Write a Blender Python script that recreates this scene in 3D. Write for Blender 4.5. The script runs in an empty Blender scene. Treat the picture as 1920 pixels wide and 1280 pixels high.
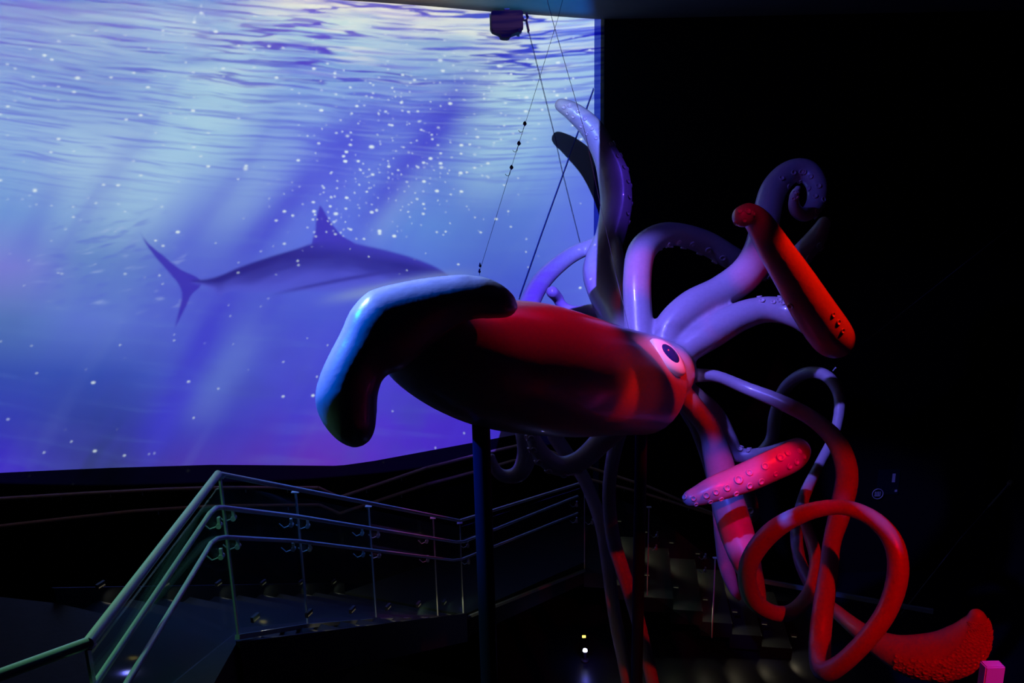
import bpy, bmesh, math, random
from mathutils import Vector, Matrix
from mathutils.bvhtree import BVHTree
C = bpy.context.scene.collection
SC = bpy.context.scene
R = math.radians
random.seed(4)

# ------------------------------------------------------------------ camera
F, PITCH, ROLL, CAMZ = 1450.0, R(13.4), R(-1.27), 6.2
cd = bpy.data.cameras.new('camera'); cam = bpy.data.objects.new('camera', cd); C.objects.link(cam)
cd.sensor_width = 36; cd.lens = 36 * F / 1920; cd.clip_start = .05; cd.clip_end = 100
CM = Matrix.Translation((0, 0, CAMZ)) @ Matrix.Rotation(R(90) - PITCH, 4, 'X') @ Matrix.Rotation(ROLL, 4, 'Z')
cam.matrix_world = CM
SC.camera = cam
RX, UP, FW = [Vector(CM.col[i][:3]) for i in (0, 1)] + [-Vector(CM.col[2][:3])]
CP = Vector((0, 0, CAMZ))
def ray(px, py):
    return FW + RX * ((px - 960) / F) + UP * ((640 - py) / F)
def P(px, py, Y):                       # point seen at a pixel, Y metres in front of the viewer
    d = ray(px, py); return CP + d * (Y / d.y)
def PZ(px, py, z):                      # point seen at a pixel, at height z
    d = ray(px, py); return CP + d * ((z - CAMZ) / d.z)
def pix(p):
    q = p - CP; d = q.dot(FW); return (960 + F * q.dot(RX) / d, 640 - F * q.dot(UP) / d)
def rad(p, half): return half * (p - CP).dot(FW) / F

# ------------------------------------------------------------------ view, world
SC.view_settings.view_transform = 'Standard'; SC.view_settings.look = 'None'
SC.view_settings.exposure = 0; SC.view_settings.gamma = 1; SC.view_settings.use_curve_mapping = False
SC.cycles.use_denoising = True
SC.cycles.max_bounces = 5; SC.cycles.diffuse_bounces = 3; SC.cycles.transparent_max_bounces = 16
w = bpy.data.worlds.new('world'); SC.world = w; w.use_nodes = True
w.node_tree.nodes['Background'].inputs[0].default_value = (.02, .03, .12, 1)
w.node_tree.nodes['Background'].inputs[1].default_value = .004

# ------------------------------------------------------------------ screen plan curve (world X, Y)
# screen wall: gently bent, flat on the left, running away to the right
SCR = [(-9.2, 7.2), (-7.2, 8.0), (-5.2, 8.42), (-3.6, 8.62), (-2.2, 8.80), (-1.1, 9.26), (-.05, 9.88), (1.135, 10.48)]
SCR_TOP, SCR_BOT = CAMZ + 1.68, CAMZ - 4.02
PROJ = Vector((.36, 4.2, CAMZ + 1.32))

def cr(pts, n):                         # Catmull-Rom through points (tuples of any size)
    out = []
    m = len(pts)
    for i in range(m - 1):
        p0 = pts[max(i - 1, 0)]; p1 = pts[i]; p2 = pts[i + 1]; p3 = pts[min(i + 2, m - 1)]
        for k in range(n):
            t = k / n
            out.append(tuple(.5 * (2 * b + (c - a) * t + (2 * a - 5 * b + 4 * c - d) * t * t + (3 * b - a - 3 * c + d) * t ** 3)
                             for a, b, c, d in zip(p0, p1, p2, p3)))
    out.append(tuple(pts[-1])); return out
SCRC = cr(SCR, 10)
def scr_hit(px, py):                    # where a line of sight meets the screen wall
    d = ray(px, py)
    for (x0, y0), (x1, y1) in zip(SCRC, SCRC[1:]):
        # solve d.x*t = x0+s(x1-x0), d.y*t = y0+s(y1-y0)
        ex, ey = x1 - x0, y1 - y0
        det = d.x * (-ey) + ex * d.y
        if abs(det) < 1e-9: continue
        t = (x0 * (-ey) + ex * y0) / det
        s = (d.x * y0 - d.y * x0) / det
        if t > 0 and -.001 <= s <= 1.001:
            return CP + d * t, Vector((ey, -ex, 0)).normalized()
    return None, None

# ------------------------------------------------------------------ light helpers
def lin(c): return tuple((v / 255 / 12.92) if v / 255 <= .04045 else ((v / 255 + .055) / 1.055) ** 2.4 for v in c)
def spot(name, loc, aim, energy, color, deg, blend=.5, rad_=.05):
    l = bpy.data.lights.new(name, 'SPOT'); l.energy = energy; l.color = color; l.spot_size = R(deg); l.spot_blend = blend
    l.shadow_soft_size = rad_
    o = bpy.data.objects.new(name, l); C.objects.link(o); o.location = loc
    o.rotation_euler = (Vector(aim) - Vector(loc)).to_track_quat('-Z', 'Y').to_euler()
    return o
def point(name, loc, energy, color, rad_=.02):
    l = bpy.data.lights.new(name, 'POINT'); l.energy = energy; l.color = color; l.shadow_soft_size = rad_
    o = bpy.data.objects.new(name, l); C.objects.link(o); o.location = loc; return o

# stage lamps: (position, aim, watts, colour, cone, blend)
for nm, loc, aim, e, col, deg, bl in [
    ('red_stage_light', (1.5, 6.3, CAMZ + 1.5), P(1020, 620, 4.75), 250, (1, .0, .03), 27, .7),
    ('red_mantle_light', (2.0, 1.0, CAMZ + 1.45), P(1166, 748, 5.3), 170, (1, .03, .0), 6.2, .7),
    ('red_elbow_light', (3.7, 4.2, CAMZ + 1.5), P(1532, 540, 4.9), 640, (1, .008, .0), 19.5, .3),
    ('red_tip_light', (.9, 2.2, CAMZ + 1.4), P(1398, 402, 4.7), 70, (1, .0, .08), 5, .5),
    ('red_front_light', (2.4, .6, CAMZ + .9), P(1590, 1130, 4.4), 470, (1, .0, .0), 25, .3),
    ('red_arch_light', (.5, 2.2, CAMZ + 1.4), P(1210, 515, 6.4), 330, (1, .0, .06), 6.5, .8),
    ('pink_bend_light', (.6, 2.0, CAMZ + 1.4), P(1418, 520, 6.5), 280, (1, .0, .25), 6.5, .8),
    ('violet_stage_light', (-.7, 4.2, CAMZ + 1.5), P(1275, 565, 6.1), 1500, (.15, .14, 1), 24, .6),
    ('blue_tall_light', (2.8, 7.4, CAMZ + 1.4), P(1165, 380, 8.35), 110, (.12, .05, 1), 24, .8),
    ('violet_head_light', (-.1, 2.0, CAMZ + 1.45), P(1256, 694, 5.75), 900, (.34, .24, 1), 5.2, .5),
    ('violet_upper_light', (-.7, 4.6, CAMZ + 1.5), P(1430, 400, 6.9), 160, (.10, .10, 1), 26, .8),
    ('blue_fin_light', (-3.2, 4.0, CAMZ + 1.4), P(690, 650, 3.7), 1900, (.0, .13, 1), 32, .6),
    ('pale_fin_light', (-2.4, 5.0, CAMZ + 1.5), P(730, 570, 3.7), 1100, (.30, .46, 1), 26, .8),
    ('blue_arm_light', (-.6, 1.4, CAMZ + 1.3), P(1360, 945, 5.7), 1000, (.08, .10, 1), 9, .4),
    ('magenta_arm_light', (1.6, 1.2, CAMZ + 1.3), P(1412, 890, 5.0), 620, (1, .0, .16), 9, .4),
    ('magenta_spot_light', (2.2, 1.0, CAMZ + 1.3), P(1388, 1050, 5.3), 160, (1, .0, .2), 3.2, .4),
    ('teal_rail_light', (-4.6, 3.0, CAMZ + 1.2), P(290, 1060, 3.4), 420, (.22, .8, .45), 34, .7),
    ('blue_stair_light', (-2.4, 6.0, CAMZ + 1.3), P(560, 1140, 5.6), 420, (.02, .22, 1), 40, .8),
    ('red_rail_light', (-1.9, 7.6, CAMZ + 1.4), P(770, 950, 7.0), 300, (1, .03, .02), 14, .6),
    ('violet_post_light', (3.4, 1.6, CAMZ + 1.2), P(1862, 1268, 3.6), 260, (.3, .1, 1), 3, .5),
    ('stair_fill_light', (1.3, 9.9, CAMZ + 1.0), P(1080, 960, 9.4), 14, (.6, .75, .6), 40, .8),  # added fill for the landing rails, no fixture there
]:
    spot(nm, loc, aim, e, col, deg, bl)

# ------------------------------------------------------------------ material helpers
def mat(name, col, rough=.5, metal=0, coat=0, bump=0, bscale=20, var=0, spec=.5):
    m = bpy.data.materials.new(name); m.use_nodes = True; nt = m.node_tree; b = nt.nodes['Principled BSDF']
    b.inputs['Base Color'].default_value = (*col, 1); b.inputs['Roughness'].default_value = rough
    b.inputs['Metallic'].default_value = metal; b.inputs['Coat Weight'].default_value = coat
    b.inputs['Specular IOR Level'].default_value = spec
    tc = nt.nodes.new('ShaderNodeTexCoord'); n = nt.nodes.new('ShaderNodeTexNoise')
    n.inputs['Scale'].default_value = bscale; n.inputs['Detail'].default_value = 5
    nt.links.new(tc.outputs['Object'], n.inputs['Vector'])
    if bump:
        bp = nt.nodes.new('ShaderNodeBump'); bp.inputs['Strength'].default_value = bump; bp.inputs['Distance'].default_value = .01
        nt.links.new(n.outputs['Fac'], bp.inputs['Height']); nt.links.new(bp.outputs[0], b.inputs['Normal'])
    if var:
        mx = nt.nodes.new('ShaderNodeMix'); mx.data_type = 'RGBA'
        mx.inputs[6].default_value = (*[c * (1 - var) for c in col], 1); mx.inputs[7].default_value = (*[min(1, c * (1 + var)) for c in col], 1)
        nt.links.new(n.outputs['Fac'], mx.inputs[0]); nt.links.new(mx.outputs[2], b.inputs['Base Color'])
    return m
def emat(name, col, s):
    m = bpy.data.materials.new(name); m.use_nodes = True; b = m.node_tree.nodes['Principled BSDF']
    b.inputs['Base Color'].default_value = (0, 0, 0, 1); b.inputs['Emission Color'].default_value = (*col, 1); b.inputs['Emission Strength'].default_value = s
    return m
M = dict(
    screen=mat('screen_paint', (.8, .8, .8), .95, bump=.03, bscale=300, spec=0),
    strip=mat('navy_edge_paint', (.05, .07, .32), .8, spec=.1),
    black=mat('black_wall_paint', (.008, .008, .011), .9, var=.2, spec=.08),
    ceil=mat('ceiling_paint', (.07, .07, .075), .8, var=.15, bscale=3, spec=.1),
    floor=mat('dark_floor', (.006, .007, .014), .35, var=.3, bscale=2, spec=.4),
    step=mat('dark_step_stone', (.007, .009, .013), .6, var=.3, bscale=14, bump=.2, spec=.2),
    steel=mat('brushed_steel', (.62, .64, .62), .4, metal=.45),
    wood=mat('wooden_rail', (.60, .42, .28), .5, var=.2),
    channel=mat('painted_channel', (.16, .18, .2), .5),
    pole=mat('painted_support_steel', (.010, .011, .05), .5, spec=.1),
    skin=mat('painted_squid_skin', (.40, .31, .36), .34, coat=.25, bump=.12, bscale=38, var=.10),
    sucker=mat('sucker_rubber', (.50, .36, .42), .3, coat=.4),
    white=mat('eye_white', (.95, .97, .92), .3, coat=.5),
    pupil=mat('eye_glass', (.03, .03, .20), .06, coat=1),
    matte=mat('matte_black', (.02, .008, .045), .95, spec=.02),
    blackp=mat('black_plastic', (.012, .012, .016), .5),
    darkblue=mat('dark_blue_shadow', (.05, .06, .3), .8, spec=.1),
    wire=mat('wire_steel', (.45, .45, .5), .4, metal=.6),
    purple=mat('purple_bead', (.25, .06, .3), .4),
    grey=mat('grey_ledge', (.20, .23, .24), .7, var=.2),
    navy=mat('navy_sign', (.002, .012, .022), .4),
    pale=mat('pale_print', (.5, .5, .55), .6),
    magenta=mat('magenta_panel', (.75, .22, .8), .6),
)
g = bpy.data.materials.new('balustrade_glass'); g.use_nodes = True; nt = g.node_tree; nt.nodes.clear()
o_ = nt.nodes.new('ShaderNodeOutputMaterial'); tr = nt.nodes.new('ShaderNodeBsdfTransparent'); gl = nt.nodes.new('ShaderNodeBsdfGlossy')
df = nt.nodes.new('ShaderNodeBsdfDiffuse'); df.inputs[0].default_value = (.25, .5, .55, 1)
m1 = nt.nodes.new('ShaderNodeMixShader'); m2 = nt.nodes.new('ShaderNodeMixShader')
tr.inputs[0].default_value = (.86, .95, .94, 1); gl.inputs[1].default_value = .05; m1.inputs[0].default_value = .05; m2.inputs[0].default_value = .03
nt.links.new(tr.outputs[0], m1.inputs[1]); nt.links.new(gl.outputs[0], m1.inputs[2]); nt.links.new(m1.outputs[0], m2.inputs[1]); nt.links.new(df.outputs[0], m2.inputs[2])
nt.links.new(m2.outputs[0], o_.inputs[0]); M['glass'] = g

# ------------------------------------------------------------------ object helpers
def link(name, bm, m, parent=None, smooth=True):
    me = bpy.data.meshes.new(name); bmesh.ops.recalc_face_normals(bm, faces=bm.faces); bm.to_mesh(me); bm.free()
    if m: me.materials.append(M[m])
    if smooth:
        me.set_sharp_from_angle(angle=R(42))
        for p in me.polygons: p.use_smooth = True
    o = bpy.data.objects.new(name, me); C.objects.link(o)
    if parent: o.parent = parent; o.matrix_parent_inverse = parent.matrix_world.inverted()
    return o
def empty(name, loc, label, cat, group=None):
    o = bpy.data.objects.new(name, None); C.objects.link(o); o.location = loc; o.empty_display_size = .1
    o.matrix_world = Matrix.Translation(loc)
    tag(o, label, cat, group); return o
def tag(o, label=None, cat=None, group=None, kind=None):
    if label: o['label'] = label
    if cat: o['category'] = cat
    if group: o['group'] = group
    if kind: o['kind'] = kind
    return o
def struct(name, bm, m, smooth=False): return tag(link(name, bm, m, smooth=smooth), kind='structure')
def box(bm, a, b, mtx=None):
    vs = [Vector((x, y, z)) for x in (a[0], b[0]) for y in (a[1], b[1]) for z in (a[2], b[2])]
    if mtx: vs = [mtx @ v for v in vs]
    v = [bm.verts.new(p) for p in vs]
    for f in ((0, 1, 3, 2), (4, 6, 7, 5), (0, 4, 5, 1), (2, 3, 7, 6), (0, 2, 6, 4), (1, 5, 7, 3)): bm.faces.new([v[i] for i in f])
def tube(bm, pts, rads, seg=12, cap=True, squash=None):
    pts = [Vector(p) for p in pts]; n = len(pts); rings = []
    t = (pts[1] - pts[0]).normalized(); a = t.orthogonal().normalized()
    for i in range(n):
        tt = (pts[min(i + 1, n - 1)] - pts[max(i - 1, 0)]).normalized()
        a = (a - tt * a.dot(tt)).normalized(); b = tt.cross(a)
        r = rads[i] if isinstance(rads, (list, tuple)) else rads
        rings.append([bm.verts.new(pts[i] + (a * math.cos(2 * math.pi * k / seg) + b * math.sin(2 * math.pi * k / seg)) * r) for k in range(seg)])
    for i in range(n - 1):
        for k in range(seg):
            bm.faces.new((rings[i][k], rings[i][(k + 1) % seg], rings[i + 1][(k + 1) % seg], rings[i + 1][k]))
    if cap:
        for e in (0, -1):
            bm.faces.new(rings[e] if e else rings[e][::-1])
def capped(pts, rads, seg):             # adds rounded ends: extra rings
    pts = [Vector(p) for p in pts]; rads = list(rads)
    for end in (0, 1):
        if end: pts.reverse(); rads.reverse()
        d = (pts[0] - pts[1]).normalized(); p0, r0 = pts[0], rads[0]
        for a in (30, 55, 75, 87):
            pts.insert(0, p0 + d * r0 * math.sin(R(a)) * .95); rads.insert(0, r0 * math.cos(R(a)))
        if end: pts.reverse(); rads.reverse()
    return pts, rads
def seg_tube(name, pts, r, m, parent=None, seg=10):
    bm = bmesh.new(); tube(bm, pts, r, seg); return link(name, bm, m, parent)
def lathe(bm, prof, seg=20, mtx=Matrix()):
    rings = []
    for r, z in prof: rings.append([bm.verts.new(mtx @ Vector((r * math.cos(2 * math.pi * k / seg), r * math.sin(2 * math.pi * k / seg), z))) for k in range(seg)])
    for i in range(len(prof) - 1):
        for k in range(seg): bm.faces.new((rings[i][k], rings[i][(k + 1) % seg], rings[i + 1][(k + 1) % seg], rings[i + 1][k]))
    bm.faces.new(rings[0][::-1]); bm.faces.new(rings[-1])
def wallstrip(bm, xy, z0s, z1s, thick=.12):
    """a wall along a plan line, its thickness away from the viewer"""
    n = len(xy); V = []
    for i, (x, y) in enumerate(xy):
        a = xy[max(i - 1, 0)]; b = xy[min(i + 1, n - 1)]; nx, ny = -(b[1] - a[1]), (b[0] - a[0]); l = math.hypot(nx, ny)
        nx, ny = nx / l * thick, ny / l * thick
        z0 = z0s[i] if isinstance(z0s, list) else z0s; z1 = z1s[i] if isinstance(z1s, list) else z1s
        V.append([bm.verts.new(q) for q in ((x, y, z0), (x, y, z1), (x + nx, y + ny, z1), (x + nx, y + ny, z0))])
    for i in range(n - 1):
        for k in range(4): bm.faces.new((V[i][k], V[i + 1][k], V[i + 1][(k + 1) % 4], V[i][(k + 1) % 4]))
    bm.faces.new(V[0]); bm.faces.new(V[-1][::-1])

# ------------------------------------------------------------------ the projector's film (procedural nodes in the lamp)
class NT:
    def __init__(s, nt): s.nt = nt
    def n(s, t, **k):
        x = s.nt.nodes.new(t)
        for a, b in k.items(): setattr(x, a, b)
        return x
    def plug(s, sock, v):
        if isinstance(v, bpy.types.NodeSocket): s.nt.links.new(v, sock)
        elif v is not None: sock.default_value = v
    def m(s, op, a, b=None, c=None, clamp=False):
        x = s.n('ShaderNodeMath', operation=op, use_clamp=clamp)
        for i, v in enumerate((a, b, c)):
            if v is not None: s.plug(x.inputs[i], v)
        return x.outputs[0]
    def sm(s, v, a, b, o0=0., o1=1.):    # smooth step
        x = s.n('ShaderNodeMapRange', interpolation_type='SMOOTHSTEP')
        s.plug(x.inputs[0], v); x.inputs[1].default_value = a; x.inputs[2].default_value = b; x.inputs[3].default_value = o0; x.inputs[4].default_value = o1
        return x.outputs[0]
    def mix(s, f, a, b, mode='MIX'):
        x = s.n('ShaderNodeMix', data_type='RGBA', blend_type=mode); s.plug(x.inputs[0], f)
        for i, v in ((6, a), (7, b)): s.plug(x.inputs[i], (*v, 1) if isinstance(v, tuple) else v)
        return x.outputs[2]
    def ramp(s, f, stops, lo, hi):
        x = s.n('ShaderNodeValToRGB'); x.color_ramp.interpolation = 'EASE' if False else 'LINEAR'
        el = x.color_ramp.elements
        while len(el) > 1: el.remove(el[-1])
        for i, (p, c) in enumerate(stops):
            e = el[0] if i == 0 else el.new((p - lo) / (hi - lo)); e.position = (p - lo) / (hi - lo); e.color = (*lin(c), 1)
        y = s.n('ShaderNodeMapRange'); s.plug(y.inputs[0], f); y.inputs[1].default_value = lo; y.inputs[2].default_value = hi
        s.nt.links.new(y.outputs[0], x.inputs[0]); return x.outputs[0]
    def curve(s, f, pts, lo, hi, sc):
        y = s.n('ShaderNodeMapRange'); s.plug(y.inputs[0], f); y.inputs[1].default_value = lo; y.inputs[2].default_value = hi
        x = s.n('ShaderNodeFloatCurve'); s.nt.links.new(y.outputs[0], x.inputs[1]); c = x.mapping.curves[0]
        q = [((a - lo) / (hi - lo), b / sc) for a, b in pts]
        c.points[0].location = q[0]; c.points[1].location = q[-1]
        for a, b in q[1:-1]: c.points.new(a, b)
        x.mapping.update(); return s.m('MULTIPLY', x.outputs[0], sc)
    def xyz(s, a, b, c=0.):
        x = s.n('ShaderNodeCombineXYZ'); [s.plug(x.inputs[i], v) for i, v in enumerate((a, b, c))]; return x.outputs[0]
    def noise(s, vec, scale, det=3., dist=0., rough=.5):
        x = s.n('ShaderNodeTexNoise'); s.plug(x.inputs['Vector'], vec); x.inputs['Scale'].default_value = scale
        x.inputs['Detail'].default_value = det; x.inputs['Distortion'].default_value = dist; x.inputs['Roughness'].default_value = rough
        return x.outputs['Fac']

def solve(A, b):                         # least squares through normal equations
    n = len(A[0]); S = [[sum(r[i] * r[j] for r in A) for j in range(n)] + [sum(r[i] * y for r, y in zip(A, b))] for i in range(n)]
    for i in range(n):
        p = max(range(i, n), key=lambda k: abs(S[k][i])); S[i], S[p] = S[p], S[i]
        for k in range(n):
            if k != i:
                f = S[k][i] / S[i][i]; S[k] = [a - f * c for a, c in zip(S[k], S[i])]
    return [S[i][n] / S[i][i] for i in range(n)]

pj = spot('film_projector_light', PROJ, (-2.0, 9.1, CAMZ - 1.2), 1000, (1, 1, 1), 160, 0, .012)
bpy.context.view_layer.update()
PM = Matrix.Translation(PROJ) @ pj.rotation_euler.to_matrix().to_4x4(); PMI = PM.inverted()
smp = []
for px in range(-40, 1131, 65):
    for py in range(10, 900, 60):
        h, nn = scr_hit(px, py)
        if h is None: continue
        l = PMI @ h; a, b = l.x / -l.z, l.y / -l.z
        d = (h - PROJ); cosn = abs(d.normalized().dot(nn))
        smp.append((a, b, px / 100, py / 100, math.log(d.length_squared / cosn / 40)))
def hom(idx):
    pass
A, B = [], []
for a, b, u, v, c in smp:
    A.append([a, b, 1, 0, 0, 0, -u * a, -u * b]); B.append(u)
    A.append([0, 0, 0, a, b, 1, -v * a, -v * b]); B.append(v)
Hm = solve(A, B)
def poly(x, y): return [1, x, y, x * x, x * y, y * y, x ** 3, x * x * y, x * y * y, y ** 3]
def happ(a, b):
    w_ = Hm[6] * a + Hm[7] * b + 1; return (Hm[0] * a + Hm[1] * b + Hm[2]) / w_, (Hm[3] * a + Hm[4] * b + Hm[5]) / w_
rows = [poly(*(q / 5 - 1 for q in happ(a, b))) for a, b, *_ in smp]
PU = solve(rows, [s[2] - happ(s[0], s[1])[0] for s in smp]); PV = solve(rows, [s[3] - happ(s[0], s[1])[1] for s in smp]); PC = solve(rows, [s[4] for s in smp])
dot = lambda k, r: sum(x * y for x, y in zip(k, r))
print('FILM FIT err px', max(abs(dot(PU, r) + happ(s[0], s[1])[0] - s[2]) * 100 for r, s in zip(rows, smp)),
      max(abs(dot(PV, r) + happ(s[0], s[1])[1] - s[3]) * 100 for r, s in zip(rows, smp)), max(abs(dot(PC, r) - s[4]) for r, s in zip(rows, smp)))

FILM_GAIN = 1.0
CE_ = SCR_TOP
def build_film():
    L = pj.data; L.use_nodes = True; nt = L.node_tree; nt.nodes.clear(); N = NT(nt)
    out = N.n('ShaderNodeOutputLight'); em = N.n('ShaderNodeEmission'); nt.links.new(em.outputs[0], out.inputs[0])
    tc = N.n('ShaderNodeTexCoord'); sp = N.n('ShaderNodeSeparateXYZ'); nt.links.new(tc.outputs['Normal'], sp.inputs[0])
    z = N.m('MULTIPLY', sp.outputs[2], -1)
    a = N.m('DIVIDE', sp.outputs[0], z); b = N.m('DIVIDE', sp.outputs[1], z)
    def lin3(k0, k1, k2): return N.m('ADD', N.m('MULTIPLY_ADD', a, k0, k2), N.m('MULTIPLY', b, k1))
    wd = lin3(Hm[6], Hm[7], 1.)
    u0 = N.m('DIVIDE', lin3(Hm[0], Hm[1], Hm[2]), wd); v0 = N.m('DIVIDE', lin3(Hm[3], Hm[4], Hm[5]), wd)
    x = N.m('MULTIPLY_ADD', u0, .2, -1.); y = N.m('MULTIPLY_ADD', v0, .2, -1.)
    x2 = N.m('MULTIPLY', x, x); y2 = N.m('MULTIPLY', y, y); xy = N.m('MULTIPLY', x, y)
    mon = [x, y, x2, xy, y2, N.m('MULTIPLY', x2, x), N.m('MULTIPLY', x2, y), N.m('MULTIPLY', y2, x), N.m('MULTIPLY', y2, y)]
    def ev(k):
        s_ = N.m('MULTIPLY_ADD', mon[0], k[1], k[0])
        for m_, c_ in zip(mon[1:], k[2:]): s_ = N.m('MULTIPLY_ADD', m_, c_, s_)
        return s_
    u = N.m('MULTIPLY', N.m('ADD', u0, ev(PU)), 100); v = N.m('MULTIPLY', N.m('ADD', v0, ev(PV)), 100)   # film frame, in hundredths
    comp = N.m('EXPONENT', ev(PC))
    # --- base water colour: vertical colour runs, blended across
    cols = [
        (0, [(0, (94, 130, 208)), (100, (115, 148, 216)), (250, (140, 172, 222)), (400, (112, 150, 214)), (500, (122, 124, 212)), (600, (84, 116, 184)), (700, (52, 76, 174)), (800, (52, 56, 178)), (890, (66, 38, 198))]),
        (190, [(0, (90, 128, 204)), (60, (138, 170, 216)), (160, (120, 152, 216)), (290, (164, 192, 228)), (400, (140, 172, 218)), (480, (100, 132, 200)), (600, (94, 116, 208)), (700, (52, 76, 176)), (800, (46, 58, 146)), (880, (54, 60, 120))]),
        (380, [(0, (116, 156, 216)), (90, (140, 175, 222)), (170, (160, 195, 226)), (270, (152, 186, 226)), (340, (125, 152, 222)), (450, (92, 110, 212)), (550, (80, 88, 208)), (700, (74, 90, 202)), (800, (62, 58, 186)), (870, (80, 54, 176))]),
        (600, [(0, (236, 224, 206)), (50, (170, 206, 214)), (120, (120, 158, 214)), (190, (118, 150, 216)), (260, (82, 100, 214)), (340, (92, 106, 216)), (450, (92, 110, 218)), (600, (72, 82, 204)), (760, (74, 64, 202)), (870, (98, 44, 178))]),
        (800, [(10, (240, 228, 218)), (80, (178, 200, 220)), (140, (128, 160, 218)), (210, (90, 104, 216)), (300, (104, 126, 218)), (420, (96, 134, 216)), (520, (82, 108, 214)), (650, (70, 54, 204)), (860, (76, 40, 196))]),
        (960, [(20, (240, 230, 222)), (110, (206, 218, 224)), (190, (178, 208, 228)), (300, (142, 180, 226)), (400, (94, 126, 214)), (520, (74, 94, 208)), (700, (66, 46, 204)), (840, (60, 34, 196))]),
        (1110, [(30, (220, 230, 230)), (95, (150, 176, 220)), (150, (160, 190, 222)), (240, (112, 140, 220)), (350, (92, 112, 220)), (450, (88, 104, 220)), (600, (84, 96, 214)), (840, (76, 56, 206))]),
    ]
    base = None
    for i, (cx, st) in enumerate(cols):
        c = N.ramp(v, st, 0, 900)
        if base is None: base = c
        else: base = N.mix(N.sm(u, cols[i - 1][0], cx), base, c)
    # --- light shafts and dark shafts: (x, y, dir, width, length, strength)
    def shaft(x0, y0, x1, y1, wd_, k):
        L_ = math.hypot(x1 - x0, y1 - y0); cx, cy = (x0 + x1) / 2, (y0 + y1) / 2; dx, dy = (x1 - x0) / L_, (y1 - y0) / L_
        U = N.m('SUBTRACT', u, cx); V = N.m('SUBTRACT', v, cy)
        s1 = N.m('ADD', N.m('MULTIPLY', U, dx / (L_ * .6)), N.m('MULTIPLY', V, dy / (L_ * .6)))
        s2 = N.m('ADD', N.m('MULTIPLY', U, -dy / wd_), N.m('MULTIPLY', V, dx / wd_))
        e = N.m('ADD', N.m('POWER', N.m('ABSOLUTE', s1), 4.), N.m('MULTIPLY', s2, s2))
        return N.m('MULTIPLY', N.m('EXPONENT', N.m('MULTIPLY', e, -1.)), k)
    def total(lst):
        t = None
        for q in lst:
            s_ = shaft(*q); t = s_ if t is None else N.m('MAXIMUM', t, s_)
        return t
    dk = total([(870, 170, 690, 420, 32, .85), (690, 220, 590, 330, 42, .6), (600, 320, 450, 480, 30, .7), (425, 560, 285, 830, 34, .9), (640, 590, 520, 850, 26, .45), (270, 240, 170, 420, 26, .25), (110, 330, 40, 470, 30, .25), (520, 560, 470, 640, 12, .3)])
    lt = total([(1000, 130, 900, 340, 42, .45), (470, 120, 250, 400, 60, .6), (600, 200, 420, 420, 40, .22), (800, 320, 700, 440, 26, .2), (110, 330, 150, 250, 40, .2), (470, 620, 370, 780, 34, .10)])
    # streak noise running along the shafts
    s2 = N.m('ADD', N.m('MULTIPLY', u, .86), N.m('MULTIPLY', v, .5)); s1 = N.m('ADD', N.m('MULTIPLY', u, -.5), N.m('MULTIPLY', v, .86))
    sn = N.noise(N.xyz(N.m('MULTIPLY', s2, .012), N.m('MULTIPLY', s1, .0016)), 1.3, 3.)
    dk = N.m('MULTIPLY', dk, N.sm(N.noise(N.xyz(N.m('MULTIPLY', s2, .02), N.m('MULTIPLY', s1, .003), 3.), 1.5, 3.), .25, .6, .65, 1.))
    col = N.mix(dk, base, lin((62, 58, 204)))
    col = N.mix(lt, col, lin((176, 210, 230)))
    col = N.mix(N.m('MULTIPLY', N.sm(sn, .50, .75), .22), col, lin((76, 70, 210)))
    col = N.mix(N.m('MULTIPLY', N.sm(sn, .48, .22), .05), col, lin((160, 190, 228)))
    # --- water surface ripples near the top
    vv = N.m('SUBTRACT', v, N.m('ADD', N.m('MULTIPLY', u, .15), N.m('MULTIPLY', N.m('MULTIPLY', u, u), -.00007)))
    wob = N.noise(N.xyz(N.m('MULTIPLY', u, .006), N.m('MULTIPLY', v, .01)), 1., 2.)
    vw = N.m('ADD', vv, N.m('MULTIPLY', wob, 16.))
    def rip(kx, ky, seed, det): return N.noise(N.xyz(N.m('MULTIPLY', u, kx), N.m('MULTIPLY', vw, ky), seed), 1., det, 0., .55)
    topf = N.sm(v, 60, 330, 1., 0.)
    r1 = rip(.0042, .050, 1., 4.); r2 = rip(.005, .12, 5., 3.); r3 = rip(.0020, .028, 9., 4.)
    col = N.mix(N.m('MULTIPLY', N.sm(r1, .50, .68), N.m('MULTIPLY', N.sm(v, 40, 240, 1., .1), .75)), col, lin((112, 150, 208)))
    col = N.mix(N.m('MULTIPLY', N.sm(r1, .50, .34), N.m('MULTIPLY', N.sm(v, 20, 220, 1., 0.), N.sm(u, 250, 650, .5, .8))), col, N.mix(N.sm(u, 280, 520), lin((172, 202, 226)), lin((244, 236, 220))))
    line = N.m('MULTIPLY', N.sm(N.m('ABSOLUTE', N.m('SUBTRACT', r3, .50)), .026, .010), N.sm(rip(.0045, .018, 21., 2.), .38, .50))
    col = N.mix(N.m('MULTIPLY', line, N.m('MULTIPLY', N.sm(v, 110, 260, 1., .0), N.sm(u, 200, 560, .2, 1.))), col, lin((44, 34, 188)))
    line2 = N.sm(r2, .55, .64)
    col = N.mix(N.m('MULTIPLY', line2, N.m('MULTIPLY', topf, .85)), col, lin((48, 58, 198)))
    fine = rip(.006, .16, 14., 2.)
    col = N.mix(N.m('MULTIPLY', N.sm(fine, .50, .66), N.m('MULTIPLY', N.sm(v, 420, 270, 0., 1.), .55)), col, lin((80, 86, 212)))
    col = N.mix(N.m('MULTIPLY', N.sm(fine, .48, .32), N.m('MULTIPLY', N.sm(v, 420, 200, 0., 1.), .20)), col, lin((190, 215, 230)))
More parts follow.
